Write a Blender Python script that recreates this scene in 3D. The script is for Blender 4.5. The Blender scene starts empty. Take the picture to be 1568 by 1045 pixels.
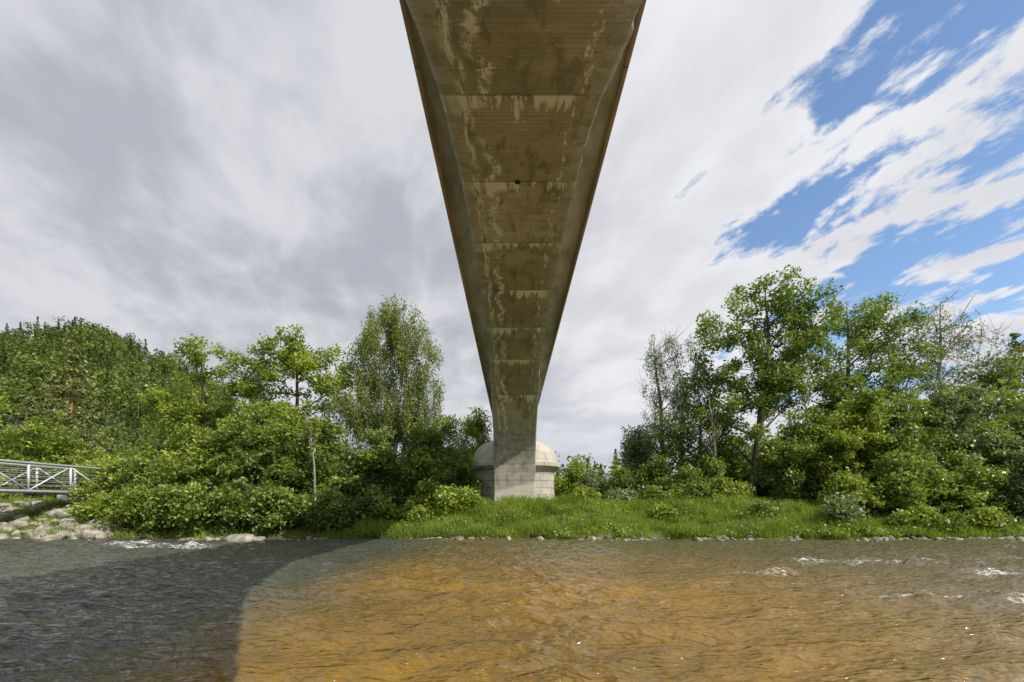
import bpy, math, random
import numpy as np
rng = np.random.default_rng(7)
random.seed(7)
sc = bpy.context.scene

# ------------------------------------------------------------------ helpers
def new_mat(name):
    m = bpy.data.materials.new(name); m.use_nodes = True
    nt = m.node_tree; nt.nodes.clear()
    return m, nt
class NT:
    def __init__(s, nt): s.nt = nt
    def n(s, t, **kw):
        nd = s.nt.nodes.new(t)
        for k, v in kw.items():
            if k == 'inp':
                for kk, vv in v.items():
                    if isinstance(vv, bpy.types.NodeSocket): s.nt.links.new(vv, nd.inputs[kk])
                    else: nd.inputs[kk].default_value = vv
            else: setattr(nd, k, v)
        return nd
    def math(s, op, a, b=0.0, c=0.0, clamp=False):
        nd = s.n('ShaderNodeMath', operation=op, use_clamp=clamp, inp={0: a, 1: b, 2: c}); return nd.outputs[0]
    def mix(s, f, a, b, blend='MIX'):
        nd = s.n('ShaderNodeMix', data_type='RGBA', blend_type=blend, inp={0: f, 6: a, 7: b}); return nd.outputs[2]
    def noise(s, vec, scale, detail=4, rough=.55, dist=0.0):
        nd = s.n('ShaderNodeTexNoise', inp={'Vector': vec, 'Scale': scale, 'Detail': detail, 'Roughness': rough, 'Distortion': dist}); return nd.outputs[0]
    def ramp(s, v, lo, hi, a=0.0, b=1.0, smooth=True):
        nd = s.n('ShaderNodeMapRange', interpolation_type='SMOOTHSTEP' if smooth else 'LINEAR', inp={0: v, 1: lo, 2: hi, 3: a, 4: b}); return nd.outputs[0]
    def mapping(s, vec, scale=(1, 1, 1), rot=(0, 0, 0), loc=(0, 0, 0)):
        return s.n('ShaderNodeMapping', inp={0: vec, 1: loc, 2: rot, 3: scale}).outputs[0]
def C(r, g, b): return (r, g, b, 1)

def mesh_quads(name, V, Q, mats, midx=None, tint=None, smooth=False, uv=None):
    V = np.asarray(V, dtype=np.float32); Q = np.asarray(Q, dtype=np.int32)
    me = bpy.data.meshes.new(name)
    me.vertices.add(len(V)); me.vertices.foreach_set('co', V.ravel())
    me.loops.add(len(Q) * 4); me.loops.foreach_set('vertex_index', Q.ravel())
    me.polygons.add(len(Q))
    me.polygons.foreach_set('loop_start', np.arange(len(Q), dtype=np.int32) * 4)
    if midx is not None: me.polygons.foreach_set('material_index', np.asarray(midx, dtype=np.int32))
    if smooth: me.polygons.foreach_set('use_smooth', np.ones(len(Q), dtype=bool))
    if tint is not None:
        a = me.attributes.new('tint', 'FLOAT', 'FACE'); a.data.foreach_set('value', np.asarray(tint, dtype=np.float32))
    if uv is not None:
        l = me.uv_layers.new(name='UVMap'); l.data.foreach_set('uv', np.asarray(uv, dtype=np.float32)[Q.ravel()].ravel())
    me.update(calc_edges=True)
    for m in mats: me.materials.append(m)
    ob = bpy.data.objects.new(name, me); sc.collection.objects.link(ob)
    return ob
def empty(name, loc=(0, 0, 0)):
    e = bpy.data.objects.new(name, None); e.location = loc; sc.collection.objects.link(e); e.empty_display_size = .5
    return e

# ------------------------------------------------------------------ materials
def leaf_mat(name, dark, light, transl=.30, simple=False):
    m, nt = new_mat(name); t = NT(nt)
    at = t.n('ShaderNodeAttribute', attribute_name='tint')
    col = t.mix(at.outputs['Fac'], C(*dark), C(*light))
    if simple: p = t.n('ShaderNodeBsdfDiffuse', inp={'Color': col})
    else: p = t.n('ShaderNodeBsdfPrincipled', inp={'Base Color': col, 'Roughness': .42, 'Specular IOR Level': .45})
    c2 = t.mix(.6, col, C(light[0] * 1.5, light[1] * 1.6, light[2] * .6))
    tr = t.n('ShaderNodeBsdfTranslucent', inp={'Color': c2})
    mx = t.n('ShaderNodeMixShader', inp={0: transl, 1: p.outputs[0], 2: tr.outputs[0]})
    o = t.n('ShaderNodeOutputMaterial', inp={0: mx.outputs[0]})
    return m
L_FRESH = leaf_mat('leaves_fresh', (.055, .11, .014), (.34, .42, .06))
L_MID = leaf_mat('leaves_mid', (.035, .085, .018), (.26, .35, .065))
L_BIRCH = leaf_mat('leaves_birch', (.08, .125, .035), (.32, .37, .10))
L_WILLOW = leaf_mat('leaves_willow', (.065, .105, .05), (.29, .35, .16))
L_PINE = leaf_mat('pine_needles', (.08, .11, .03), (.28, .30, .09), .15)
L_HILL = leaf_mat('hill_canopy', (.04, .08, .03), (.22, .27, .07), .2, True)
L_GRASS = leaf_mat('grass_blades', (.08, .14, .02), (.30, .38, .075), .4, True)

def bark_mat(name, a, b):
    m, nt = new_mat(name); t = NT(nt)
    tc = t.n('ShaderNodeTexCoord').outputs['Object']
    f = t.noise(t.mapping(tc, (6, 6, 1.2)), 2.0, 5)
    p = t.n('ShaderNodeBsdfPrincipled', inp={'Base Color': t.mix(t.ramp(f, .35, .65), C(*a), C(*b)), 'Roughness': .9})
    t.n('ShaderNodeOutputMaterial', inp={0: p.outputs[0]})
    return m
B_BROWN = bark_mat('bark_brown', (.06, .048, .035), (.17, .14, .10))
B_GREY = bark_mat('bark_grey', (.16, .15, .12), (.34, .32, .27))
B_BIRCH = bark_mat('bark_birch', (.10, .09, .07), (.60, .58, .52))
B_PINE = bark_mat('bark_pine', (.20, .11, .06), (.42, .25, .14))

def ground_mat():
    m, nt = new_mat('ground_soil_grass'); t = NT(nt)
    tc = t.n('ShaderNodeTexCoord').outputs['Object']
    f1 = t.noise(tc, .25, 6); f2 = t.noise(tc, 4, 6)
    c = t.mix(t.ramp(f1, .4, .6), C(.06, .10, .02), C(.12, .12, .045))
    c = t.mix(t.ramp(f2, .5, .75), c, C(.15, .12, .07))
    z = t.n('ShaderNodeSeparateXYZ', inp={0: tc}).outputs[2]
    c = t.mix(t.ramp(z, .02, .2), C(.10, .08, .05), c)
    p = t.n('ShaderNodeBsdfPrincipled', inp={'Base Color': c, 'Roughness': .95})
    bp = t.n('ShaderNodeBump', inp={'Strength': .7, 'Distance': .1, 'Height': f2}); nt.links.new(bp.outputs[0], p.inputs['Normal'])
    t.n('ShaderNodeOutputMaterial', inp={0: p.outputs[0]})
    return m
M_GROUND = ground_mat()

RIFFLES = [(7.6, 9.4, 1.3, .40, 1.0), (14.0, 12.4, 2.2, .7, 1.0), (-14.2, 20.3, 2.6, .9, 1.0), (5.0, 10.9, 1.0, .35, .85), (10.2, 9.0, 1.2, .35, .9), (11, 15, 2.6, .7, .85), (-17, 21.5, 2.4, .7, .95), (6.4, 12.6, 1.3, .4, .8)]
def water_mat():
    m, nt = new_mat('river_water'); t = NT(nt)
    tc = t.n('ShaderNodeTexCoord').outputs['Object']
    s = t.n('ShaderNodeSeparateXYZ', inp={0: tc})
    big = t.noise(t.mapping(tc, (.12, .22, 1)), 1.0, 4, .55, .4)
    col = t.mix(t.ramp(big, .36, .64), C(.25, .145, .022), C(.155, .10, .027))
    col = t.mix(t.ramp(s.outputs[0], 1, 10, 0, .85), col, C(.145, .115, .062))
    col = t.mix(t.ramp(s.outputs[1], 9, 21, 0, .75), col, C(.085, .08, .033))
    col = t.mix(t.ramp(s.outputs[0], -2.2, -5.5, 0, .9), col, C(.062, .072, .055))  # bridge shade on the left water, painted in as a darker blue-grey
    sp = t.n('ShaderNodeAttribute', attribute_name='riffle').outputs['Fac']
    fn = t.noise(t.mapping(tc, (1.6, 6.0, 1), (0, 0, .12)), 3.0, 8, .78, .3)
    foam = t.ramp(t.math('ADD', fn, t.math('MULTIPLY', sp, .35)), .80, .92, 0, .9)
    foam = t.math('MULTIPLY', foam, t.ramp(sp, .05, .35))
    col = t.mix(foam, col, C(.78, .78, .76))
    w2 = t.noise(t.mapping(tc, (.75, 2.4, 1), (0, 0, -.15)), 4.5, 2, .5)
    w3 = t.noise(t.mapping(tc, (.8, 2.4, 1), (0, 0, .12)), 12, 2, .5)
    far = t.ramp(s.outputs[1], 5, 20, 1, 1.6)
    h = t.math('MULTIPLY', far, t.math('ADD', t.math('MULTIPLY', w2, .15), t.math('MULTIPLY', w3, .038)))
    bp = t.n('ShaderNodeBump', inp={'Strength': 1.0, 'Distance': 1.0, 'Height': h})
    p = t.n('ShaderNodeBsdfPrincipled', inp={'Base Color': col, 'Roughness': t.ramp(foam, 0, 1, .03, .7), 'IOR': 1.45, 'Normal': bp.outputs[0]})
    t.n('ShaderNodeOutputMaterial', inp={0: p.outputs[0]})
    return m
M_WATER = water_mat()

def soffit_mat():
    m, nt = new_mat('board_formed_concrete'); t = NT(nt)
    tc = t.n('ShaderNodeTexCoord').outputs['Object']
    s = t.n('ShaderNodeSeparateXYZ', inp={0: tc}); X, Y, Z = s.outputs
    yb = t.math('DIVIDE', t.math('ADD', Y, t.math('MULTIPLY', Z, .35)), .14)
    idx = t.math('FLOOR', yb); fr = t.math('FRACT', yb)
    seam = t.ramp(t.math('ABSOLUTE', t.math('SUBTRACT', fr, .5)), .36, .5)
    wn = t.n('ShaderNodeTexWhiteNoise', noise_dimensions='1D', inp={'W': idx}).outputs[0]
    big = t.noise(tc, .5, 6, .6)
    med = t.noise(t.mapping(tc, (1, 2.0, 1)), 2.0, 7, .68)
    fine = t.noise(tc, 18, 5, .7)
    col = t.mix(t.ramp(big, .38, .62), C(.46, .41, .265), C(.70, .635, .45))
    col = t.mix(t.math('MULTIPLY', wn, .28), col, C(.28, .235, .15))
    col = t.mix(t.ramp(med, .48, .72, 0, .6), col, C(.28, .235, .14))
    col = t.mix(t.math('MULTIPLY', seam, .45), col, C(.16, .13, .08))
    stain = t.noise(t.mapping(tc, (2.6, .5, .5), (0, 0, 0), (2, 0, 0)), 1.3, 7, .66, .4)
    col = t.mix(t.ramp(stain, .50, .64, 0, .7), col, C(.15, .12, .07))
    stain2 = t.noise(t.mapping(tc, (.9, .9, .9), (0, 0, 0), (7, 5, 0)), 1.1, 7, .7, .3)
    col = t.mix(t.ramp(stain2, .52, .64, 0, .5), col, C(.20, .18, .115))
    col = t.mix(t.ramp(fine, .45, .8, 0, .35), col, C(.80, .74, .60))
    jy = t.math('DIVIDE', t.math('ADD', Y, .35), 3.25)
    jf = t.math('FRACT', jy)
    pn = t.n('ShaderNodeTexWhiteNoise', noise_dimensions='1D', inp={'W': t.math('FLOOR', t.math('ADD', jy, .5))}).outputs[0]
    col = t.mix(t.math('MULTIPLY', pn, .4), col, C(.29, .245, .16))
    dj = t.math('MULTIPLY', t.math('SUBTRACT', jf, .5), 3.25)
    joint = t.ramp(t.math('ABSOLUTE', dj), .0, .045, 1, 0)
    pw = t.noise(t.mapping(tc, (1.3, .25, .25)), 1.0, 3, .5)
    near = t.math('MULTIPLY', t.ramp(dj, -.03, .0), t.ramp(dj, .0, 1.5, 1, 0, False))
    st = t.math('ADD', t.math('MULTIPLY', t.noise(t.mapping(tc, (6.0, .5, .5)), 1.0, 6, .7), .6), t.math('MULTIPLY', pw, .4))
    st = t.ramp(st, .36, .64, 0, 1, False)
    lime = t.ramp(t.math('MULTIPLY', near, st), .40, .50)
    wob = t.math('MULTIPLY', t.math('SUBTRACT', t.noise(t.mapping(tc, (0, .9, 0)), 1.0, 6, .7), .5), 1.3)
    brk = t.ramp(t.noise(t.mapping(tc, (0, .5, 0), (0, 0, 0), (0, 4, 0)), 1.0, 3, .5), .40, .52)
    run = t.ramp(t.math('ABSOLUTE', t.math('SUBTRACT', t.math('ADD', X, .62), wob)), .03, .14, 1, 0)
    run = t.math('MULTIPLY', t.math('MULTIPLY', run, brk), t.ramp(t.noise(t.mapping(tc, (5, 1.2, 1)), 2.1, 7, .75), .44, .51))
    run2 = t.ramp(t.math('ABSOLUTE', t.math('SUBTRACT', t.math('ADD', X, .98), t.math('MULTIPLY', wob, .4))), .02, .14, 1, 0)
    run2 = t.math('MULTIPLY', run2, t.ramp(t.noise(t.mapping(tc, (8, .8, 1)), 1.5, 7, .75), .46, .56))
    run3 = t.ramp(t.math('ABSOLUTE', t.math('SUBTRACT', t.math('SUBTRACT', X, .9), t.math('MULTIPLY', wob, .5))), .02, .10, 1, 0)
    run3 = t.math('MULTIPLY', run3, t.ramp(t.noise(t.mapping(tc, (8, 1.4, 1)), 1.5, 7, .75), .50, .58))
    chips = t.ramp(t.noise(tc, 5.5, 4, .6), .67, .71)
    lm = t.math('MAXIMUM', t.math('MAXIMUM', lime, run), t.math('MAXIMUM', t.math('MAXIMUM', run2, run3), t.math('MULTIPLY', chips, .6)))
    col = t.mix(t.math('MULTIPLY', lm, .9), col, C(1, .98, .90))
    col = t.mix(t.math('MULTIPLY', joint, .7), col, C(.08, .07, .045))
    ax = t.math('ABSOLUTE', X)
    edge = t.ramp(ax, 1.03, 1.08, 0, .6)
    col = t.mix(edge, col, t.mix(t.ramp(med, .4, .6), C(.34, .33, .25), C(.62, .60, .50)))
    colg = t.mix(t.ramp(med, .35, .7), C(.42, .40, .345), C(.25, .235, .185))
    vst = t.noise(t.mapping(tc, (4, 4, .35)), 1.2, 6, .65)
    colg = t.mix(t.ramp(vst, .50, .66, 0, .6), colg, C(.14, .13, .10))
    colg = t.mix(t.math('MULTIPLY', t.ramp(t.math('ABSOLUTE', t.math('SUBTRACT', t.math('FRACT', t.math('DIVIDE', Z, .55)), .5)), .46, .5), .5), colg, C(.1, .09, .07))
    colg = t.mix(t.ramp(t.math('ADD', Z, t.math('MULTIPLY', X, -.25)), 3.0, 2.8, 0, .7), colg, C(.55, .53, .46))  # sunlit wedge at the pier foot, painted into the concrete colour
    col = t.mix(t.math('MULTIPLY', t.ramp(Z, 7.4, 5.6), t.ramp(Y, 24, 28)), col, colg)
    p = t.n('ShaderNodeBsdfPrincipled', inp={'Base Color': col, 'Roughness': .85})
    hh = t.math('ADD', t.math('MULTIPLY', seam, -.5), t.math('ADD', t.math('MULTIPLY', fine, .3), t.math('MULTIPLY', wn, .4)))
    bp = t.n('ShaderNodeBump', inp={'Strength': .6, 'Distance': .02, 'Height': hh}); nt.links.new(bp.outputs[0], p.inputs['Normal'])
    t.n('ShaderNodeOutputMaterial', inp={0: p.outputs[0]})
    return m
M_SOF = soffit_mat()

def simple_noise_mat(name, a, b, scale=2, rough=.85, bump=.02, metal=0, stretch=(1, 1, 1)):
    m, nt = new_mat(name); t = NT(nt)
    tc = t.n('ShaderNodeTexCoord').outputs['Object']
    f = t.noise(t.mapping(tc, stretch), scale, 7, .65)
    p = t.n('ShaderNodeBsdfPrincipled', inp={'Base Color': t.mix(t.ramp(f, .35, .65), C(*a), C(*b)), 'Roughness': rough, 'Metallic': metal})
    bp = t.n('ShaderNodeBump', inp={'Strength': .5, 'Distance': bump, 'Height': f}); nt.links.new(bp.outputs[0], p.inputs['Normal'])
    t.n('ShaderNodeOutputMaterial', inp={0: p.outputs[0]})
    return m
M_DECK = simple_noise_mat('deck_concrete', (.40, .40, .33), (.70, .70, .63), 1.6, stretch=(1, .3, 1))
M_RUST = simple_noise_mat('weathered_edge_concrete', (.36, .25, .16), (.52, .42, .30), 1.2, stretch=(1, .3, 1))
M_STEEL = simple_noise_mat('galvanised_steel', (.55, .57, .60), (.70, .72, .76), 5, .5, .002, .1)
M_ROCK = simple_noise_mat('limestone_rock', (.15, .14, .11), (.42, .39, .33), 2.2, .9, .06)
M_PEB = simple_noise_mat('river_pebbles', (.10, .09, .07), (.34, .31, .26), 2.8, .9, .03)
M_DARK = simple_noise_mat('dark_void', (.008, .007, .006), (.015, .013, .01), 5)
M_WOOD = simple_noise_mat('deck_grating', (.12, .12, .12), (.2, .2, .2), 5)

def stone_mat():
    m, nt = new_mat('ashlar_stone'); t = NT(nt)
    uv = t.n('ShaderNodeTexCoord').outputs['UV']
    tc = t.n('ShaderNodeTexCoord').outputs['Object']
    br = t.n('ShaderNodeTexBrick', inp={'Vector': uv, 'Color1': C(.36, .34, .28), 'Color2': C(.48, .45, .38), 'Mortar': C(.15, .135, .11), 'Scale': 1.0, 'Mortar Size': .022, 'Brick Width': 1.1, 'Row Height': .48, 'Bias': 0.0})
    f = t.noise(tc, 1.7, 7, .65)
    f2 = t.noise(t.mapping(tc, (3, 3, .5)), 1.2, 6, .65)
    z = t.n('ShaderNodeSeparateXYZ', inp={0: tc}).outputs[2]
    base = t.mix(t.ramp(z, 4.68, 4.75), br.outputs[0], C(.44, .42, .36))
    col = t.mix(t.ramp(f, .35, .7, 0, .5), base, C(.54, .51, .44))
    col = t.mix(t.ramp(f2, .5, .72, 0, .65), col, C(.15, .14, .115))
    p = t.n('ShaderNodeBsdfPrincipled', inp={'Base Color': col, 'Roughness': .9})
    hh = t.math('SUBTRACT', t.math('MULTIPLY', f, .5), br.outputs[1])
    bp = t.n('ShaderNodeBump', inp={'Strength': .7, 'Distance': .03, 'Height': hh}); nt.links.new(bp.outputs[0], p.inputs['Normal'])
    t.n('ShaderNodeOutputMaterial', inp={0: p.outputs[0]})
    return m
M_STONE = stone_mat()

# ------------------------------------------------------------------ terrain
def vnoise(x, y, s=1.0, seed=0):
    x = np.asarray(x, float) * s; y = np.asarray(y, float) * s
    xi = np.floor(x).astype(np.int64); yi = np.floor(y).astype(np.int64)
    fx = x - xi; fy = y - yi; fx = fx * fx * (3 - 2 * fx); fy = fy * fy * (3 - 2 * fy)
    def h(a, b):
        n = (a * 374761393 + b * 668265263 + seed * 974711) & 0x7fffffff
        n = ((n ^ (n >> 13)) * 1274126177) & 0x7fffffff
        return (n & 0xffff) / 65535.0
    return (h(xi, yi) * (1 - fx) + h(xi + 1, yi) * fx) * (1 - fy) + (h(xi, yi + 1) * (1 - fx) + h(xi + 1, yi + 1) * fx) * fy
def sstep(a, b, x):
    t = np.clip((x - a) / (b - a), 0, 1); return t * t * (3 - 2 * t)
def bank_y(x):
    return 24.6 + 1.1 * (vnoise(x, x * 0, .22, 3) - .5) + .8 * (vnoise(x, x * 0, .9, 4) - .5) + 5.5 * sstep(45, 120, np.abs(x))
def terrain(x, y):
    x = np.asarray(x, float); y = np.asarray(y, float)
    d = y - bank_y(x)
    z = -1.0 + 1.25 * sstep(-1.8, .6, d) + 1.45 * sstep(0.2, 6.5, d)
    z = z + .45 * (vnoise(x, y, .35, 1) - .5) * sstep(0, 2, d) + .22 * (vnoise(x, y, 1.1, 2) - .5) * sstep(0, 1, d) * sstep(60, 30, y)
    near = sstep(-2.8, -9, y); z = z + near * 2.6
    r = np.hypot(x, y)
    az = x / np.maximum(y, 1)
    prof = np.clip((r - 62) / 260, 0, 1.0) ** 1.5
    azf = np.interp(az, [-2.5, -1.4, -1.06, -.97, -.88, -.8, -.69, -.58, -.42, -.2, 0, .3], [30, 52, 68, 75, 83, 81, 73, 55, 18, 4, 2, 0])
    azf = np.where(y > 5, azf, 0)
    hill = azf * prof * sstep(5, 60, y)
    hill = hill + (vnoise(x, y, .02, 8) - .5) * 8 * np.clip(hill / 30, 0, 1)
    return z + hill
def axis(lim_lo, lim_hi, dense_lo, dense_hi, step, ratio=1.16):
    a = list(np.arange(dense_lo, dense_hi + 1e-6, step)); s = step; v = dense_hi
    while v < lim_hi: s *= ratio; v += s; a.append(v)
    s = step; v = dense_lo
    while v > lim_lo: s *= ratio; v -= s; a.insert(0, v)
    return np.array(a)
def grid(name, xs, ys, zf, mats, smooth=True):
    Xg, Yg = np.meshgrid(xs, ys); Zg = zf(Xg, Yg)
    V = np.stack([Xg.ravel(), Yg.ravel(), Zg.ravel()], 1); nx = len(xs); ny = len(ys)
    i, j = np.meshgrid(np.arange(nx - 1), np.arange(ny - 1)); a = (j * nx + i).ravel()
    Q = np.stack([a, a + 1, a + nx + 1, a + nx], 1)
    return mesh_quads(name, V, Q, mats, smooth=smooth)
grid('ground', axis(-2500, 2500, -45, 45, .5, 1.09), axis(-1500, 2500, -10, 38, .4, 1.07), terrain, [M_GROUND])
wr = np.random.default_rng(3)
def riffle(x, y):
    s = np.zeros_like(np.asarray(x, float))
    for (a, b, rx, ry, k) in RIFFLES:
        d = ((x - a) / (rx * 1.5)) ** 2 + ((y - b) / (ry * 1.5)) ** 2
        s = np.maximum(s, k * sstep(1, 0, d + .6 * (vnoise(x * .6, y * 1.6, 2.1, 90) - .5)))
    return s
WV = []
for i in range(60):
    lam = .26 * (1.5 / .26) ** wr.uniform(0, 1) ** 1.2; th = math.radians(97 + wr.normal(0, 22)); WV.append((2 * math.pi / lam, math.cos(th), math.sin(th), wr.uniform(0, 6.28), .0082 * lam ** .95))
def wz(x, y):
    z = np.zeros_like(x)
    for (k, cx, cy, ph, a) in WV:
        z += a * np.sin(k * (x * cx + y * cy) + ph)
    gust = .6 + .8 * vnoise(x, y, .22, 60)
    fade = np.exp(-np.maximum(np.hypot(x, y) - 28, 0) / 30)
    return z * gust * (1 + 1.2 * riffle(x, y)) * fade
ys = np.concatenate([np.arange(-9, 2.5, .3), np.arange(2.5, 14, .055), np.arange(14, 33, .1)])
xs_ = axis(-2500, 2500, -14, 16, .09, 1.035)
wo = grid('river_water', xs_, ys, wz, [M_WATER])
Xg, Yg = np.meshgrid(xs_, ys); at = wo.data.attributes.new('riffle', 'FLOAT', 'POINT'); at.data.foreach_set('value', riffle(Xg, Yg).ravel().astype(np.float32))

# ------------------------------------------------------------------ foliage machinery
def quads_from_points(P, size, up=.35, droop=False):
    n = len(P)
    N = rng.normal(size=(n, 3)); N[:, 2] = np.abs(N[:, 2]) + up; N /= np.linalg.norm(N, axis=1)[:, None]
    R = rng.normal(size=(n, 3))
    if droop: R = R * .5 + np.array([0, 0, -1.3])
    A = R - (R * N).sum(1)[:, None] * N; A /= np.linalg.norm(A, axis=1)[:, None] + 1e-9
    B = np.cross(N, A)
    s = size * rng.uniform(.6, 1.4, n)[:, None]
    A = A * s * .5; B = B * s * (.2 if droop else .3)
    V = np.stack([P - A, P + B + A * .1, P + A, P - B + A * .1], 1).reshape(-1, 3)
    return V, np.arange(n * 4).reshape(-1, 4)
def tube(pts, rad, sides=5):
    pts = np.asarray(pts, float); n = len(pts)
    T = np.gradient(pts, axis=0); T /= np.linalg.norm(T, axis=1)[:, None] + 1e-9
    ref = np.array([.3, .9, .1]) if abs(T[0, 2]) > .7 else np.array([0, 0, 1.])
    U = np.cross(T, ref); U /= np.linalg.norm(U, axis=1)[:, None] + 1e-9; W = np.cross(T, U)
    a = np.arange(sides) / sides * 2 * np.pi
    V = pts[:, None, :] + (U[:, None, :] * np.cos(a)[None, :, None] + W[:, None, :] * np.sin(a)[None, :, None]) * np.asarray(rad)[:, None, None]
    V = V.reshape(-1, 3)
    i, j = np.meshgrid(np.arange(sides), np.arange(n - 1)); i = i.ravel(); j = j.ravel(); k = (i + 1) % sides
    Q = np.stack([j * sides + i, j * sides + k, (j + 1) * sides + k, (j + 1) * sides + i], 1)
    return V, Q
class Acc:
    def __init__(s): s.V = []; s.Q = []; s.M = []; s.T = []; s.n = 0
    def add(s, V, Q, m, t=0.5):
        s.V.append(V); s.Q.append(Q + s.n); s.n += len(V); s.M.append(np.full(len(Q), m)); s.T.append(np.broadcast_to(np.asarray(t, float), (len(Q),)))
    def make(s, name, mats, smooth=False):
        return mesh_quads(name, np.concatenate(s.V), np.concatenate(s.Q), mats, np.concatenate(s.M), np.concatenate(s.T), smooth)
def bez(a, b, c, n):
    t = np.linspace(0, 1, n)[:, None]; return a * (1 - t) ** 2 + 2 * b * t * (1 - t) + c * t * t

def tree(name, base, top, blobs, leafm, barkm, r0=.22, ncl=160, nleaf=170, lsize=.17, clr=(.4, .95), droop=False, twigs=0, shell=.45, tone=0.0, flat=.75):
    """base/top: trunk ends; blobs: (x,y,z,rx,ry,rz) crown volumes in metres."""
    ac = Acc(); base = np.array(base, float); top = np.array(top, float)
    base[2] = float(terrain(base[0], base[1])) - .15
    n = 12; t = np.linspace(0, 1, n)[:, None]
    tr = base * (1 - t) + top * t
    wig = rng.normal(size=(n, 3)) * np.array([.13, .13, 0]) * (np.linalg.norm(top - base) / 12); wig[0] = 0
    tr = tr + np.cumsum(wig, 0) * .6
    rr = r0 * (1 - t[:, 0]) ** .8 + .015; rr[0] *= 1.35
    V, Q = tube(tr, rr, 8); ac.add(V, Q, 0)
    blobs = np.array(blobs, float); vol = (blobs[:, 3] * blobs[:, 4] * blobs[:, 5]) ** .8
    which = rng.choice(len(blobs), ncl, p=vol / vol.sum())
    D = rng.normal(size=(ncl, 3)); D /= np.linalg.norm(D, axis=1)[:, None]
    Rr = rng.uniform(0, 1, ncl) ** shell
    lump = .78 + .44 * vnoise(D[:, 0] * 2.3 + which * 7 + 9, D[:, 2] * 2.3 + D[:, 1] * 1.7 + 9, 1.0, int(abs(base[0] * 10)))
    cc = blobs[which, :3] + D * blobs[which, 3:] * (Rr * lump)[:, None]
    gz = terrain(cc[:, 0], cc[:, 1]); cc[:, 2] = np.maximum(cc[:, 2], gz + .15)
    nm = min(16, ncl); mains = []
    for k in rng.choice(ncl, nm, replace=False):
        e = cc[k]; zt = np.clip(e[2] - .55 * np.hypot(*(e[:2] - base[:2])) - rng.uniform(0, 1.0), base[2] + .12 * (top[2] - base[2]), top[2] - .4)
        ti = np.clip((zt - base[2]) / (top[2] - base[2]), 0, .97) * (n - 1); i0 = int(ti)
        s = tr[i0] * (1 - (ti - i0)) + tr[min(i0 + 1, n - 1)] * (ti - i0)
        mid = (s + e) / 2 + np.array([0, 0, .12 * np.linalg.norm(e - s)]) * (1 if not droop else 2) + rng.normal(size=3) * .25
        pts = bez(s, mid, e, 8); rb = max(.03, rr[i0] * .45)
        V, Q = tube(pts, np.linspace(rb, .012, 8), 5); ac.add(V, Q, 0); mains.append(pts)
    allp = np.concatenate([m[2:] for m in mains] + [tr[5:]])
    for e in cc:
        d = np.linalg.norm(allp - e, axis=1) + .6 * np.maximum(allp[:, 2] - e[2], 0); s = allp[np.argmin(d)]
        if np.linalg.norm(e - s) < .25: continue
        mid = (s + e) / 2 + rng.normal(size=3) * .15 + np.array([0, 0, .1])
        V, Q = tube(bez(s, mid, e, 4), np.linspace(.026, .007, 4), 3); ac.add(V, Q, 0)
    for _ in range(twigs):
        e = cc[rng.integers(ncl)]; dirv = rng.normal(size=3); dirv[2] = abs(dirv[2]) * .9 + .3; dirv /= np.linalg.norm(dirv)
        L = rng.uniform(.6, 1.8); q = e + dirv * L
        V, Q = tube(bez(e, (e + q) / 2 + rng.normal(size=3) * .12, q, 4), np.linspace(.018, .006, 4), 3); ac.add(V, Q, 0)
    if nleaf > 0:
        cr = rng.uniform(clr[0], clr[1], ncl); cnt = np.maximum((nleaf * (cr / np.mean(clr)) ** 2).astype(int), 8)
        idx = np.repeat(np.arange(ncl), cnt); m = len(idx)
        g = rng.normal(size=(m, 3)); g /= np.linalg.norm(g, axis=1)[:, None]; g *= (rng.uniform(0, 1, m) ** .5)[:, None]
        sc3 = np.array([1, 1, flat]) if not droop else np.array([.55, .55, 1.5])
        P = cc[idx] + g * cr[idx][:, None] * sc3 + rng.normal(size=(m, 3)) * .07
        if droop: P[:, 2] -= .3
        P[:, 2] = np.maximum(P[:, 2], terrain(P[:, 0], P[:, 1]) + .02)
        V, Q = quads_from_points(P, lsize, droop=droop)
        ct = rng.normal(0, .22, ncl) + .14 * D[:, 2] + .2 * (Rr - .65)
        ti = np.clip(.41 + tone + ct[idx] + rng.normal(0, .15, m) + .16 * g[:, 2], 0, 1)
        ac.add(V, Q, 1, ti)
    return ac.make(name, [barkm, leafm])

def conifer(name, x, y, h, r, leafm, barkm, layers=26, per=9, nleaf=26, bare=.12, sparse=1.0, lsize=.22):
    ac = Acc(); z0 = float(terrain(x, y)) - .1
    pts = np.stack([np.full(8, x) + np.cumsum(rng.normal(0, .03, 8)), np.full(8, y), np.linspace(z0, z0 + h, 8)], 1)
    V, Q = tube(pts, np.linspace(.012 * h + .05, .02, 8), 7); ac.add(V, Q, 0)
    for l in range(layers):
        f = l / (layers - 1); z = z0 + h * (bare + (1 - bare) * f)
        for k in range(per):
            a = rng.uniform(0, 6.283); R = r * (1 - f) ** .8 * rng.uniform(.45, 1.15) * sparse + .12
            s = np.array([x, y, z + rng.uniform(-.2, .2)]); e = s + np.array([math.cos(a) * R, math.sin(a) * R, -.22 * R + .1])
            b = bez(s, (s + e) / 2 + np.array([0, 0, .1 * R]), e, 5)
            V, Q = tube(b, np.linspace(.03 * (1 - f) + .012, .006, 5), 3); ac.add(V, Q, 0)
            m = int(nleaf * (R / r + .25)); t = rng.uniform(.2, 1, m)[:, None]
            P = s * (1 - t) + e * t + rng.normal(size=(m, 3)) * np.array([.18, .18, .12]) * (.5 + R / 2.2)
            V, Q = quads_from_points(P, lsize); ac.add(V, Q, 1, np.clip(rng.normal(.45, .2) + rng.normal(0, .15, m), 0, 1))
    return ac.make(name, [barkm, leafm])

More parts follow.
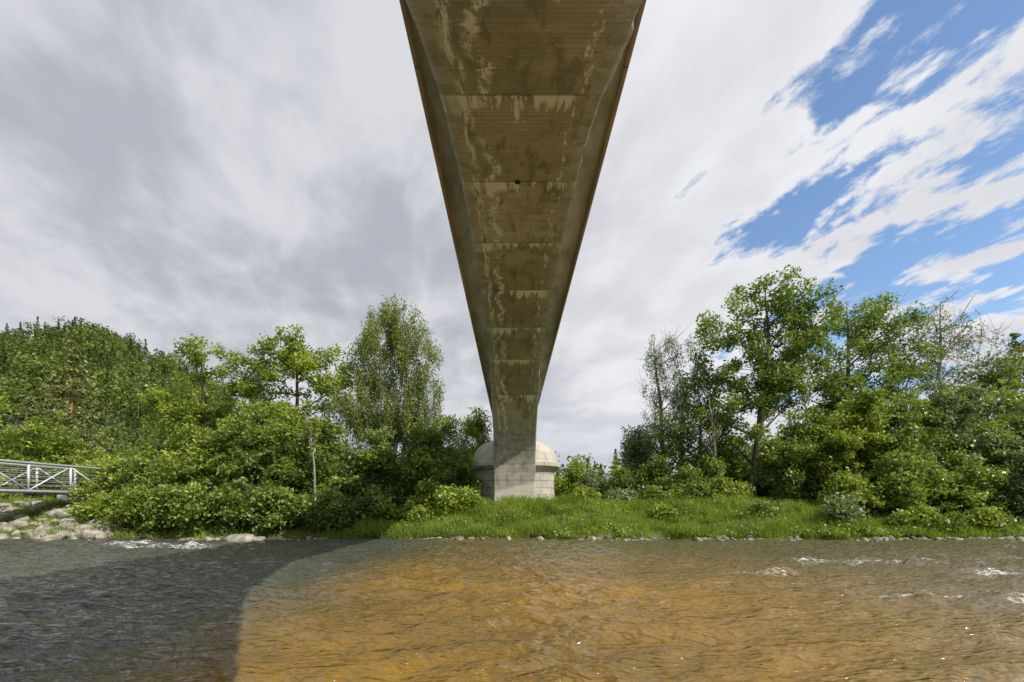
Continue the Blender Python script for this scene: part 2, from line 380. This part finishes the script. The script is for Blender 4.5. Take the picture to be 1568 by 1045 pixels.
# ------------------------------------------------------------------ LEFT bank trees
tree('broadleaf_tree', (-22.4, 36, 0), (-22.6, 36, 13.2), [(-22.2, 36, 11.8, 2.2, 2.6, 1.9), (-20.7, 36, 8.7, 3.0, 3, 2.2), (-24.4, 36, 8.8, 2.0, 3, 1.8), (-22.4, 35, 6.2, 3.6, 3, 2.2)], L_FRESH, B_BROWN, ncl=140, nleaf=125, lsize=.22, tone=.1, twigs=60)
tree('broadleaf_tree', (-16.2, 35, 0), (-15.6, 35, 14.2), [(-15.9, 35, 13.0, 2.4, 2.2, 1.6), (-18.1, 35, 11.2, 2.8, 2.5, 1.9), (-13.6, 35, 10.8, 2.4, 2.5, 2.1), (-16, 34, 7, 3.6, 3, 2.2)], L_FRESH, B_BROWN, ncl=175, nleaf=120, lsize=.22, tone=.12, twigs=70)
tree('birch_tree', (-8.6, 34, 0), (-8.2, 34, 15.6), [(-8.3, 34, 14.3, 1.9, 1.6, 1.7), (-9.7, 34, 12.0, 1.9, 1.8, 2.6), (-6.7, 34, 11.6, 2.0, 1.8, 2.9), (-8.2, 34, 8, 3.2, 2.4, 3.0)], L_BIRCH, B_BIRCH, r0=.2, ncl=290, nleaf=165, lsize=.17, clr=(.4, .9), droop=True, twigs=20)
tree('birch_tree', (-11.4, 33, 0), (-11.2, 33, 8.8), [(-11.2, 33, 8.0, 2.0, 2, 1.8), (-12.2, 33, 5.6, 2.4, 2, 2)], L_BIRCH, B_BIRCH, r0=.12, ncl=80, nleaf=130, lsize=.17, droop=True)
tree('broadleaf_tree', (-3.2, 41, 0), (-3.1, 41, 9.6), [(-3.1, 41, 8.4, 1.2, 1.3, 1.5), (-3.3, 41, 6, 2.0, 1.6, 1.9)], L_FRESH, B_BROWN, r0=.12, ncl=60, nleaf=130, lsize=.19, tone=.3)
tree('broadleaf_tree', (-6.0, 37, 0), (-5.8, 37, 8.0), [(-5.8, 37, 6.6, 2.0, 1.8, 1.8), (-4.6, 37, 4.5, 2.2, 1.6, 1.8)], L_FRESH, B_BROWN, r0=.12, ncl=70, nleaf=120, lsize=.2)
def shrub(x, y, w, h, mat=L_MID, tone=0., ncl=None, lsize=.2, nleaf=115, dp=None):
    z = float(terrain(x, y)); dp = dp or w * .8
    ncl = ncl or int(12 + w * h * 4.4)
    j = lambda: random.uniform(-.12, .12)
    bl = [(x, y, z + h * .38, w * .5, dp * .5, h * .4), (x + w * (.3 + j()), y + .2, z + h * (.34 + j()), w * .34, dp * .4, h * .34), (x - w * (.3 + j()), y - .1, z + h * (.3 + j()), w * .34, dp * .4, h * .34), (x + w * 2 * j(), y, z + h * .76, w * .24, dp * .3, h * .25), (x + w * 3 * j(), y, z + h * .66, w * .22, dp * .3, h * .28)]
    tree('riverside_shrub', (x, y, 0), (x + .2, y, z + h * .85), bl, mat, B_BROWN, r0=.07, ncl=ncl, nleaf=nleaf, lsize=lsize, tone=tone, clr=(.32, .75), twigs=8)
for a in [(-23.6, 29.5, 4.2, 3.0, L_FRESH, .05), (-21.2, 28.6, 4.0, 3.6, L_MID, .1), (-18.6, 28.8, 4.2, 5.2, L_FRESH, .05), (-15.8, 28.6, 4.4, 6.1, L_MID, .12), (-13.0, 28.8, 4.0, 5.2, L_MID, .1),
          (-10.4, 28.6, 3.6, 5.4, L_MID, 0), (-7.9, 29.2, 3.6, 5.2, L_MID, 0), (-5.6, 30.2, 3.2, 5.2, L_MID, .05), (-3.6, 31.5, 2.6, 3.8, L_MID, 0),
          (-21.8, 26.0, 2.8, 1.8, L_FRESH, .1), (-19.6, 25.5, 3.2, 2.4, L_FRESH, 0), (-17.2, 25.3, 3.2, 2.6, L_MID, .1), (-14.6, 25.3, 3.2, 2.8, L_MID, 0), (-12.0, 25.3, 3.0, 2.6, L_MID, .05), (-9.5, 25.6, 2.6, 2.2, L_MID, -.1), (-7.6, 26.6, 2.2, 2.0, L_MID, -.1), (-4.4, 28.2, 2.4, 2.2, L_FRESH, .1), (-2.8, 29.4, 1.6, 1.5, L_FRESH, .1), (-5.6, 26.6, 1.6, 1.0, L_FRESH, .1)]:
    shrub(*a)
tree('broadleaf_tree', (-27.5, 34, 0), (-27.7, 34, 5.2), [(-27.7, 34, 4.1, 2.2, 2, 1.5), (-25.6, 33, 3.4, 2.2, 2, 1.5)], L_FRESH, B_BROWN, r0=.1, ncl=60, nleaf=110, lsize=.21, tone=.15)
tree('young_tree', (-10.15, 25.4, 0), (-10.4, 25.2, 7.0), [(-10.4, 25.2, 5.9, .5, .5, 1.2)], L_FRESH, B_GREY, r0=.055, ncl=16, nleaf=30, lsize=.14, clr=(.15, .3))
for (x, y, h, r, b) in [(-39.5, 43.5, 14.6, 3.4, .38), (-44, 49, 11, 2.6, .5), (-36, 54, 12.5, 2.4, .5), (-49, 54, 14, 3.0, .4), (-39.5, 58, 11.5, 2.2, .5), (-43, 45, 9.5, 2.4, .5), (-33.5, 50, 10, 2.2, .45), (-50, 50, 11, 2.6, .45)]:
    conifer('pine_tree', x, y, h, r, L_PINE, B_PINE, layers=17, per=6, nleaf=46, bare=b, lsize=.32)

# ------------------------------------------------------------------ RIGHT bank trees
tree('poplar_tree', (16.3, 33, 0), (17.6, 33, 17.2), [(17.4, 33, 15.9, 2.2, 2.2, 1.8), (15.2, 33, 13.2, 2.6, 2.4, 2.0), (19.6, 33, 13.6, 2.8, 2.6, 2.5), (17.5, 33, 10.2, 4.0, 2.8, 2.4), (15.4, 33, 7.4, 2.8, 2, 1.6)], L_MID, B_BROWN, r0=.3, ncl=215, nleaf=115, lsize=.21, clr=(.35, .95), twigs=70, tone=.1)
tree('poplar_tree', (24.6, 35, 0), (24.6, 35, 16.4), [(22.8, 35, 14.4, 1.8, 1.8, 1.4), (26.2, 35, 14.6, 3.2, 2.4, 2.1), (24.0, 35, 11.0, 4.4, 3, 2.6), (28.2, 35, 11.6, 2.6, 2.4, 2.4)], L_MID, B_BROWN, r0=.3, ncl=190, nleaf=82, lsize=.2, clr=(.3, .9), twigs=190, tone=.1)
tree('sparse_ash_tree', (31.6, 36, 0), (31.8, 36, 16.8), [(31.2, 36, 14.6, 3.2, 2.4, 2.6), (33.6, 36, 12.8, 2.8, 2.4, 3.0), (31.0, 36, 10.5, 3.2, 2.4, 2.6)], L_WILLOW, B_GREY, r0=.26, ncl=230, nleaf=20, lsize=.17, clr=(.3, .7), twigs=520)
tree('willow_tree', (11.6, 36, 0), (11.2, 36, 14.4), [(11.6, 36, 13.0, 1.8, 1.5, 1.7), (10.8, 36, 10.3, 1.3, 1.4, 1.8), (12.8, 36, 10.3, 1.6, 1.5, 2.1), (11.6, 36, 7.5, 2.2, 1.6, 2.6)], L_WILLOW, B_GREY, r0=.2, ncl=190, nleaf=60, lsize=.15, clr=(.25, .65), droop=True, twigs=200)
tree('willow_tree', (13.6, 35, 0), (13.4, 35, 11.6), [(13.6, 35, 10.0, 1.8, 1.8, 2.2), (12.2, 35, 6, 2.0, 1.8, 2.4), (14.6, 34.5, 5.5, 2.0, 1.8, 2.4)], L_MID, B_GREY, r0=.16, ncl=130, nleaf=115, lsize=.18, tone=.1, twigs=30)
tree('broadleaf_tree', (9.9, 38, 0), (9.9, 38, 8.0), [(9.9, 38, 6.3, 1.2, 1.4, 2.0), (10.2, 38, 3.9, 2.0, 1.6, 2.0)], L_WILLOW, B_BROWN, r0=.12, ncl=90, nleaf=120, lsize=.18, tone=-.2)
tree('dead_tree', (13.9, 32.6, 0), (13.5, 32.6, 9.0), [(13.4, 32.6, 7, .9, .9, 1.8)], L_WILLOW, B_GREY, r0=.09, ncl=14, nleaf=0, twigs=10)
conifer('larch_tree', 39.5, 38, 13.4, 4.2, L_PINE, B_BROWN, layers=22, per=9, nleaf=34, bare=.1, lsize=.26)
tree('broadleaf_tree', (36, 36, 0), (36, 36, 12.5), [(36, 36, 10.6, 2.6, 2.4, 2.2), (37.6, 36, 8, 2.8, 2.4, 2.4), (34.6, 36, 7.6, 2.4, 2.4, 2.2)], L_MID, B_BROWN, ncl=110, nleaf=100, lsize=.22, twigs=60)
for (x, y, w, h, mt, tn) in [(4.2, 35, 2.4, 3.0, L_FRESH, .1), (6.2, 35, 2.6, 2.4, L_WILLOW, 0), (8.2, 34, 2.6, 2.4, L_MID, .05), (10.2, 34, 2.8, 3.4, L_MID, 0), (12.4, 32.6, 3.2, 3.6, L_MID, 0), (14.6, 34.4, 3, 4.4, L_MID, -.05), (17.2, 37, 3.6, 4.2, L_MID, 0), (19.5, 38, 4, 5, L_MID, 0),
          (4.8, 32.0, 1.6, 1.3, L_FRESH, .15), (7.2, 31.5, 1.6, 1.0, L_WILLOW, .1), (9.4, 31, 1.8, 1.2, L_FRESH, 0), (11.4, 30.6, 2.2, 1.4, L_MID, .1), (13.8, 30.6, 2.2, 1.5, L_FRESH, 0),
          (18.4, 31.0, 4.2, 6.6, L_MID, .1), (21.2, 30.2, 4.6, 8.2, L_FRESH, .0), (24.6, 30.2, 5.0, 7.4, L_MID, .2), (28.2, 30.6, 5.0, 8.8, L_WILLOW, -.1), (31.4, 30.2, 4.8, 7.8, L_MID, .1), (34.6, 30.4, 5, 7, L_MID, .1), (38.6, 30.6, 5, 6.4, L_MID, 0),
          (19.8, 28.2, 3.2, 3.2, L_FRESH, .0), (23.0, 27.8, 3.6, 3.8, L_MID, .15), (26.2, 27.4, 3.6, 4.2, L_MID, .2), (29.2, 26.8, 3.6, 4.8, L_WILLOW, 0), (32.2, 27.0, 3.6, 4.4, L_MID, .1), (22.5, 33.4, 4.6, 9.4, L_MID, .05), (29.8, 33.6, 4.6, 8.6, L_MID, 0),
          (17.9, 26.0, 1.7, 1.5, L_WILLOW, .05), (28.4, 25.4, 2.0, 1.4, L_WILLOW, .1), (25.4, 25.8, 1.6, 1.2, L_FRESH, 0), (21.6, 26.0, 2.0, 1.3, L_FRESH, 0), (31.2, 25.5, 2.4, 1.8, L_MID, .1), (23.4, 25.9, 1.2, .8, L_MID, .1), (14.2, 27.2, 1.2, .7, L_MID, .1), (8.6, 27.6, 1.0, .6, L_FRESH, .1)]:
    shrub(x, y, w, h, mt, tn)
tree('broadleaf_tree', (-36, 36, 0), (-36, 36, 9), [(-36, 36, 7, 3, 3, 2.4), (-34, 36, 4.5, 3, 3, 2.4)], L_FRESH, B_BROWN, ncl=90, nleaf=100, lsize=.24)
tree('broadleaf_tree', (45, 36, 0), (45, 36, 13), [(45, 36, 10, 4, 3, 3.4), (44, 36, 5.5, 4, 3, 3)], L_MID, B_BROWN, ncl=120, nleaf=100, lsize=.24)

# ------------------------------------------------------------------ forest masses
def forest(name, pts, hmin, hmax, mat, nl=170, ls=.9, conif=.25, slim=1.0):
    ac = Acc()
    for (x, y) in pts:
        z = float(terrain(x, y)); h = rng.uniform(hmin, hmax); con = rng.uniform() < conif
        V, Q = tube([(x, y, z - .3), (x, y, z + h * .5), (x, y, z + h * .92)], [.2, .15, .03], 4); ac.add(V, Q, 0)
        tb = rng.normal(.5, .27) - (.35 if con else 0)
        if con:
            f = rng.uniform(0, 1, nl) ** 1.3; a = rng.uniform(0, 6.283, nl); R = (1 - f) * h * .2 * rng.uniform(.4, 1.1, nl)
            P = np.stack([x + np.cos(a) * R, y + np.sin(a) * R, z + h * (.1 + 1.0 * f)], 1)
        else:
            k = 7; bc = rng.normal(size=(k, 3)) * np.array([h * .15, h * .15, h * .15]) + np.array([x, y, z + h * .6]); br = rng.uniform(.14, .22, k) * h
            ii = rng.integers(0, k, nl); g = rng.normal(size=(nl, 3)); g /= np.linalg.norm(g, axis=1)[:, None]
            P = bc[ii] + g * br[ii][:, None] * (rng.uniform(0, 1, nl) ** .4)[:, None] * np.array([slim, slim, 1])
        V, Q = quads_from_points(P, ls); ac.add(V, Q, 1, np.clip(tb + rng.normal(0, .12, nl), 0, 1))
    return ac.make(name, [B_BROWN, mat])
def scatter(n, r0, r1, a0, a1):
    r = np.sqrt(rng.uniform(r0 ** 2, r1 ** 2, n)); a = rng.uniform(a0, a1, n); y = r / np.sqrt(1 + a * a); return np.stack([a * y, y], 1)
forest('hillside_forest', scatter(1050, 150, 335, -1.35, -.2), 7, 13, L_HILL, nl=190, ls=1.0, conif=.22)
forest('woodland', scatter(120, 66, 150, -1.35, -.25), 5, 9, L_HILL, nl=380, ls=.65, conif=.45)
forest('woodland', scatter(60, 58, 80, -1.35, -.25), 3.5, 6.5, L_FRESH, nl=380, ls=.45, conif=.1)
forest('distant_treeline', scatter(170, 95, 150, -.25, 1.5), 6, 12.5, L_HILL, nl=260, ls=.8, conif=.35)
forest('woodland', scatter(60, 46, 70, .45, 1.4), 6, 9.5, L_MID, nl=420, ls=.45, conif=.15)

# ------------------------------------------------------------------ grass bank
def grass(name, n, x0, x1, hmin, hmax, dmax=8.0, seed=0):
    x = rng.uniform(x0, x1, n); d = rng.uniform(0, 1, n) ** 1.2 * (dmax + .3) - .3; y = bank_y(x) + d
    z = terrain(x, y)
    patch = vnoise(x, y, .8, 31 + seed) * .6 + vnoise(x, y, 2.3, 32 + seed) * .4; keep = (rng.uniform(size=n) < .1 + 1.3 * patch) & (z > -.02); x, y, z, patch = x[keep], y[keep], z[keep], patch[keep]; n = len(x)
    h = rng.uniform(hmin, hmax, n) * (.3 + 1.7 * patch ** 1.6); a = rng.uniform(0, 6.283, n); ln = rng.normal(0, .4, (n, 2)) * h[:, None]
    w = rng.uniform(.014, .032, n)
    bx = np.cos(a) * w; by = np.sin(a) * w
    V = np.stack([np.stack([x - bx, y - by, z - .03], 1), np.stack([x + bx, y + by, z - .03], 1), np.stack([x + ln[:, 0] + bx * .25, y + ln[:, 1] + by * .25, z + h], 1), np.stack([x + ln[:, 0] - bx * .25, y + ln[:, 1] - by * .25, z + h], 1)], 1).reshape(-1, 3)
    t = np.clip(-.25 + .85 * vnoise(x, y, .45, 40) + .65 * vnoise(x, y, 1.9, 41) + rng.normal(0, .18, n), 0, 1)
    return mesh_quads(name, V, np.arange(4 * n).reshape(-1, 4), [L_GRASS], tint=t)
grass('bank_grass', 130000, -8, 36, .16, .5, 8.5)
grass('bank_grass', 35000, -34, -8, .15, .4, 8, 3)
def weeds(name, n, x0, x1, mat):
    ac = Acc()
    for _ in range(n):
        x = rng.uniform(x0, x1); y = float(bank_y(x)) + rng.uniform(0, 1) ** 1.5 * 7; z = float(terrain(x, y)); r = rng.uniform(.15, .6)
        m = int(90 * r / .3); g = rng.normal(size=(m, 3)) * np.array([r * .6, r * .6, r * .35]); g[:, 2] = np.abs(g[:, 2])
        V, Q = quads_from_points(g + np.array([x, y, z + .08]), .11, up=.6); ac.add(V, Q, 0, np.clip(rng.normal(.5, .25) + rng.normal(0, .12, m), 0, 1))
    return ac.make(name, [mat])
weeds('bank_weeds', 200, -8, 34, L_FRESH); weeds('bank_weeds', 230, -8, 34, L_MID)

# ------------------------------------------------------------------ rocks
def rocks(name, plist, mat, cut=(.62, .8)):
    ac = Acc()
    nu, nv = 14, 9
    for (x, y, z, r) in plist:
        u = np.linspace(0, 2 * np.pi, nu, endpoint=False); v = np.linspace(.02, np.pi - .02, nv)
        U, W = np.meshgrid(u, v); D = np.stack([np.cos(U) * np.sin(W), np.sin(U) * np.sin(W), np.cos(W)], -1).reshape(-1, 3)
        A = rng.normal(size=(10, 3)); A /= np.linalg.norm(A, axis=1)[:, None]
        k = np.full(len(D), 1.0)
        for a in A: k = np.minimum(k, rng.uniform(*cut) / np.maximum(D @ a, .3))
        P = D * k[:, None] * r * np.array([rng.uniform(1, 1.6), rng.uniform(.9, 1.2), rng.uniform(.6, .9)])
        th = rng.uniform(0, 3); c, s = math.cos(th), math.sin(th)
        P = np.stack([P[:, 0] * c - P[:, 1] * s, P[:, 0] * s + P[:, 1] * c, P[:, 2]], 1) + np.array([x, y, z])
        i, j = np.meshgrid(np.arange(nu), np.arange(nv - 1)); i = i.ravel(); j = j.ravel(); kk = (i + 1) % nu
        Q = np.stack([j * nu + i, (j + 1) * nu + i, (j + 1) * nu + kk, j * nu + kk], 1)
        ac.add(P, Q, 0)
    return ac.make(name, [mat])
pl = []
for _ in range(330):
    x = rng.uniform(-34, -20.8); d = rng.uniform(-.6, 6.0) * (1 if x < -22.8 else .35); y = float(bank_y(x)) + d
    pl.append((x, y, float(terrain(x, y)) + rng.uniform(-.06, .12), rng.uniform(.16, .44) if rng.uniform() < .85 else .55))
rocks('riprap_rocks', pl, M_ROCK, (.48, .7))
pl = []
for _ in range(700):
    x = rng.uniform(-21, 40)
    if vnoise(x, 0, .7, 77) < .3: continue
    y = float(bank_y(x)) + rng.normal(-.4, .25); pl.append((x, y, max(float(terrain(x, y)), -.02) * .7 + rng.uniform(-.01, .06), rng.uniform(.05, .12) if rng.uniform() < .85 else rng.uniform(.14, .24)))
rocks('shoreline_pebbles', pl, M_PEB)
rocks('shoreline_rocks', [(-12.9, 23.0, .03, .5), (-12.2, 23.3, .0, .38), (1.4, 24.0, .05, .24), (-.2, 24.0, .05, .22), (4.0, 23.9, .03, .22)], M_ROCK)

# ------------------------------------------------------------------ main bridge
bridge = empty('concrete_arch_bridge'); CX = .17
def child(ob, par, name=None):
    ob.parent = par
    if name: ob.name = name
    return ob
ctrl = np.array([(-1.6, -1.2), (-1.5, .3), (-1.1, 1.6), (-.3, 2.6), (.8, 3.5), (2.1, 4.55), (3.6, 5.9), (5, 7.1), (6.6, 7.9), (8.7, 8.65), (12.4, 9.35), (16.4, 9.55), (20.5, 9.4), (24.6, 8.85), (27.5, 7.85), (29.5, 6.55), (30.6, 5.0), (31.0, 3.2), (31.05, .5)])
def catmull(P, n=10):
    out = []
    for i in range(len(P) - 1):
        p0 = P[max(i - 1, 0)]; p1 = P[i]; p2 = P[i + 1]; p3 = P[min(i + 2, len(P) - 1)]
        for t in np.linspace(0, 1, n, endpoint=False):
            out.append(.5 * ((2 * p1) + (-p0 + p2) * t + (2 * p0 - 5 * p1 + 4 * p2 - p3) * t * t + (-p0 + 3 * p1 - 3 * p2 + p3) * t ** 3))
    out.append(P[-1]); return np.array(out)
prof = catmull(ctrl, 14); TOP = 9.8; A = 1.3
prof = np.concatenate([[(-6.5, -1.2)], prof, [(31.05, -.5), (36.5, -.5)]])
ns = len(prof); xs = np.array([-A, -A + .05, -.6, 0, .6, A - .05, A])
V = []; 
jl = np.cumsum(rng.normal(0, .012, ns)); jl -= np.linspace(0, jl[-1], ns); jr = np.cumsum(rng.normal(0, .012, ns)); jr -= np.linspace(0, jr[-1], ns)
jl = np.clip(jl, -.04, .04); jr = np.clip(jr, -.04, .04) + (rng.uniform(size=ns) < .08) * -.03
for i, (y, z) in enumerate(prof):
    for k, x in enumerate(xs):
        off = jl[i] if k == 0 else jr[i] if k == len(xs) - 1 else 0
        zz = z + (.03 if k in (0, len(xs) - 1) else 0)
        V.append((x + off, y, zz))
m = len(xs); Q = []
for i in range(ns - 1):
    for k in range(m - 1): a = i * m + k; Q.append((a, a + m, a + m + 1, a + 1))
b0 = len(V)
for i, (y, z) in enumerate(prof): V.append((-A, y, TOP)); V.append((A, y, TOP))
for i in range(ns - 1):
    Q.append((i * m, b0 + 2 * i, b0 + 2 * i + 2, (i + 1) * m)); Q.append((i * m + m - 1, (i + 1) * m + m - 1, b0 + 2 * i + 3, b0 + 2 * i + 1))
for i in (0, ns - 1): Q.append((i * m, i * m + m - 1, b0 + 2 * i + 1, b0 + 2 * i))
body = mesh_quads('arch_and_spandrel', V, Q, [M_SOF]); body.location.x = CX; child(body, bridge)

def extr(name, sect, y0, y1, mats, nseg=40, par=None, jit=0):
    k = len(sect); ys = np.linspace(y0, y1, nseg + 1); V = []; Q = []
    for y in ys:
        for (x, z) in sect: V.append((x + CX + random.uniform(-jit, jit), y, z))
    for i in range(nseg):
        for j in range(k): jj = (j + 1) % k; Q.append((i * k + j, i * k + jj, (i + 1) * k + jj, (i + 1) * k + j))
    ob = mesh_quads(name, V, Q, mats)
    return child(ob, par) if par else ob
extr('deck_slab', [(-1.86, 9.8), (1.86, 9.8), (1.86, 10.12), (-1.86, 10.12)], -14, 64, [M_DECK], 80, bridge)
for sx in (-1, 1):
    y = -14.0; 
    while y < 63.9:
        L = 3.25
        sec = [(sx * 1.70, 10.12), (sx * 1.92, 10.12), (sx * 1.92, 11.0), (sx * 1.70, 11.0)]
        extr('parapet_panel', sec, y + .012, y + L - .012, [M_RUST], 6, bridge)
        extr('edge_beam', [(sx * 1.862, 9.70), (sx * 1.94, 9.70), (sx * 1.94, 10.118), (sx * 1.862, 10.118)], y + .01, y + L - .01, [M_RUST], 6, bridge)
        y += L
    extr('coping', [(sx * 1.66, 11.003), (sx * 1.98, 11.003), (sx * 1.98, 11.12), (sx * 1.66, 11.12)], -14, 64, [M_DECK], 30, bridge)
for yy in (50, 63):
    extr('land_pier', [(-1.2, 0), (1.2, 0), (1.2, 9.797), (-1.2, 9.797)], yy, yy + 1.4, [M_DECK], 2, bridge)
for (wy, wx, r) in [(11.0, .13, .075), (25.2, .08, .07)]:
    z = float(np.interp(wy, prof[1:-2, 0], prof[1:-2, 1]))
    V, Q = tube([(wx, wy, z - .03), (wx, wy, z + .0), (wx, wy, z + .2)], [r, r, r * .9], 14)
    o = mesh_quads('drain_pipe', V, Q, [M_RUST]); child(o, bridge); 
    bpy.ops.mesh.primitive_circle_add(vertices=16, radius=r * .9, fill_type='NGON', location=(wx, wy, z - .02)); o = bpy.context.object; o.name = 'drain_opening'; o.data.materials.append(M_DARK); child(o, bridge)

def revolve(name, prof, mats, n=48, loc=(0, 0, 0), sq=2.6, sy=1.0):
    V = []; UV = []; Q = []
    for (r, z) in prof:
        for i in range(n + 1):
            a = 2 * math.pi * i / n; c, s = math.cos(a), math.sin(a)
            k = (abs(c) ** sq + abs(s) ** sq) ** (-1 / sq)
            V.append((r * k * c, r * k * s * sy, z)); UV.append((a * 2.9, z))
    for j in range(len(prof) - 1):
        for i in range(n): b = j * (n + 1) + i; Q.append((b, b + 1, b + n + 2, b + n + 1))
    ob = mesh_quads(name, V, Q, mats, smooth=True, uv=UV); ob.location = loc; return ob
pf = [(3.05, 0), (3.02, 1.9), (2.88, 1.97), (2.82, 4.0), (2.82, 4.08), (2.92, 4.1), (3.12, 4.22), (3.24, 4.34), (3.24, 4.58), (3.16, 4.66), (3.0, 4.7)]
pf += [(2.98 * math.cos(t) ** .6, 4.72 + 1.62 * math.sin(t)) for t in np.linspace(.05, 1.53, 12)]
b = revolve('stone_bastion', pf, [M_STONE], loc=(CX, 34.8, 0), sy=.95)
mod = b.modifiers.new('es', 'EDGE_SPLIT'); mod.split_angle = math.radians(38); child(b, bridge)

# ------------------------------------------------------------------ steel footbridge
fb = empty('steel_footbridge')
def beam(p, q, w, h):
    p = np.array(p, float); q = np.array(q, float); d = q - p; d /= np.linalg.norm(d)
    ref = np.array([1, 0, 0.]) if abs(d[0]) < .9 else np.array([0, 1., 0])
    u = np.cross(d, ref); u /= np.linalg.norm(u); v = np.cross(d, u)
    V = []
    for e in (p, q):
        for (a, b_) in ((-1, -1), (1, -1), (1, 1), (-1, 1)): V.append(e + u * a * h / 2 + v * b_ * w / 2)
    Q = [(0, 1, 5, 4), (1, 2, 6, 5), (2, 3, 7, 6), (3, 0, 4, 7), (0, 3, 2, 1), (4, 5, 6, 7)]
    return V, Q
def beams(name, lst, mat, par):
    ac = Acc()
    for (p, q, w, h) in lst: V, Q = beam(p, q, w, h); ac.add(np.array(V), np.array(Q), 0)
    o = ac.make(name, [mat]); o.parent = par; return o
y0, y1 = -11.3, 31.2; NP = 17; zb, zt = 2.48, 4.02
for k, x in enumerate((-26.2, -28.2)):
    L = [((x, y0, zb), (x, y1, zb), .14, .16), ((x, y0, zt), (x, y1, zt), .12, .13)]
    st = (y1 - y0) / NP
    for i in range(NP + 1):
        y = y0 + i * st; L.append(((x, y, zb + .08), (x, y, zt - .065), .09, .09))
        if i < NP:
            a, b2 = (zb + .08, zt - .07) if i % 2 else (zt - .07, zb + .08)
            L.append(((x, y + .05, a), (x, y + st - .05, b2), .06, .06))
    xi = x + (-.075 if k == 0 else .075)
    for j in range(5): z = zb + .38 + j * .24; L.append(((xi, y0, z), (xi, y1, z), .025, .03))
    beams('truss_side', L, M_STEEL, fb)
beams('deck_grating', [((-27.2, y0, zb + .13), (-27.2, y1, zb + .13), 1.8, .05)], M_WOOD, fb)
beams('cross_beams', [((-26.28, y0 + i * 2.5, zb + .03), (-28.12, y0 + i * 2.5, zb + .03), .1, .1) for i in range(18)], M_STEEL, fb)
beams('abutment', [((-27.2, 30.6, 1.95), (-27.2, 33.4, 1.95), 3.2, .85), ((-27.2, -13.5, 1.3), (-27.2, -10.6, 1.3), 3.2, 2.1)], M_DECK, fb)
beams('end_railing', [((-26.2, 31.3, 3.5), (-26.0, 34.5, 3.3), .05, .05), ((-26.0, 34.5, 1.5), (-26.0, 34.5, 3.3), .06, .06), ((-26.1, 33, 1.5), (-26.1, 33, 3.38), .05, .05)], M_STEEL, fb)

# ------------------------------------------------------------------ light
SD = np.array([.92, -.60, 1.0]); SD /= np.linalg.norm(SD)
el = math.asin(SD[2]); rot = math.atan2(SD[0], SD[1])
sl = bpy.data.lights.new('sun', 'SUN'); sl.energy = 5.0; sl.angle = math.radians(.5); sl.color = (1, .94, .83)
so = bpy.data.objects.new('sun', sl); sc.collection.objects.link(so); so.location = (40, -30, 60)
from mathutils import Vector
so.rotation_euler = Vector(SD).to_track_quat('Z', 'Y').to_euler()

w = bpy.data.worlds.new('World'); sc.world = w; w.use_nodes = True; w.node_tree.nodes.clear(); t = NT(w.node_tree)
sky = t.n('ShaderNodeTexSky', sky_type='NISHITA', sun_disc=False, sun_elevation=el, sun_rotation=rot, air_density=1.0, dust_density=.6, ozone_density=1.5)
g = t.n('ShaderNodeTexCoord').outputs['Generated']
s = t.n('ShaderNodeSeparateXYZ', inp={0: g}); X, Y, Z = s.outputs
zc = t.math('ADD', t.math('MAXIMUM', Z, 0), .20)
uv = t.n('ShaderNodeCombineXYZ', inp={0: t.math('DIVIDE', X, zc), 1: t.math('DIVIDE', Y, zc), 2: 0.0}).outputs[0]
ruv = t.mapping(uv, (1, 1, 1), (0, 0, -.35))
n1 = t.noise(t.mapping(ruv, (1.35, .72, 1), (0, 0, 0), (1.3, .4, 0)), 3.9, 8, .57, .28)
n2 = t.noise(t.mapping(ruv, (1.35, .85, 1), (0, 0, 0), (3.1, 1.7, 0)), 11, 6, .62, .3)
n3 = t.noise(t.mapping(uv, (1, 1, 1), (0, 0, 0), (8.4, 3, 0)), 1.7, 6, .5, .3)
dot = t.n('ShaderNodeVectorMath', operation='DOT_PRODUCT', inp={0: g, 1: (.70, .55, .46)}).outputs['Value']
open_ = t.ramp(dot, .76, .98, 0, 1)
dens = t.math('ADD', t.math('MULTIPLY', n1, .68), t.math('MULTIPLY', n2, .32))
thr = t.math('ADD', .20, t.math('MULTIPLY', open_, .305))
cov = t.ramp(t.math('SUBTRACT', dens, thr), -.03, .055)
cov = t.math('MAXIMUM', cov, t.ramp(Z, .12, .0, 0, .7))
sh = t.math('ADD', t.math('MULTIPLY', n3, .55), t.math('MULTIPLY', n1, .45))
thick = t.ramp(sh, .40, .60)
left = t.ramp(X, .30, -.15, 0, 1)
gr = t.math('ADD', t.math('MULTIPLY', thick, t.ramp(left, 0, 1, .28, .44)), t.math('MULTIPLY', left, .28))
cc = t.mix(gr, C(.86, .87, .90), C(.30, .32, .39))
cc = t.mix(t.ramp(Z, .22, .02, 0, .55), cc, C(.40, .45, .54))
sk = t.mix(1.0, sky.outputs[0], C(.165, .18, .19), 'MULTIPLY')
fin = t.mix(cov, sk, cc)
bg = t.n('ShaderNodeBackground', inp={0: fin, 1: 1.0})
t.n('ShaderNodeOutputWorld', inp={0: bg.outputs[0]})

# ------------------------------------------------------------------ camera
cd = bpy.data.cameras.new('camera'); cam = bpy.data.objects.new('camera', cd); sc.collection.objects.link(cam)
cam.location = (0, 0, 1.8); cam.rotation_euler = (math.radians(90), 0, 0)
cd.sensor_width = 36; cd.lens = 17; cd.shift_y = .159; cd.clip_end = 6000; cd.clip_start = .05
sc.camera = cam
sc.view_settings.view_transform = 'Standard'; sc.view_settings.look = 'None'; sc.view_settings.exposure = 0
print('faces', sum(len(o.data.polygons) for o in bpy.data.objects if o.type == 'MESH'))
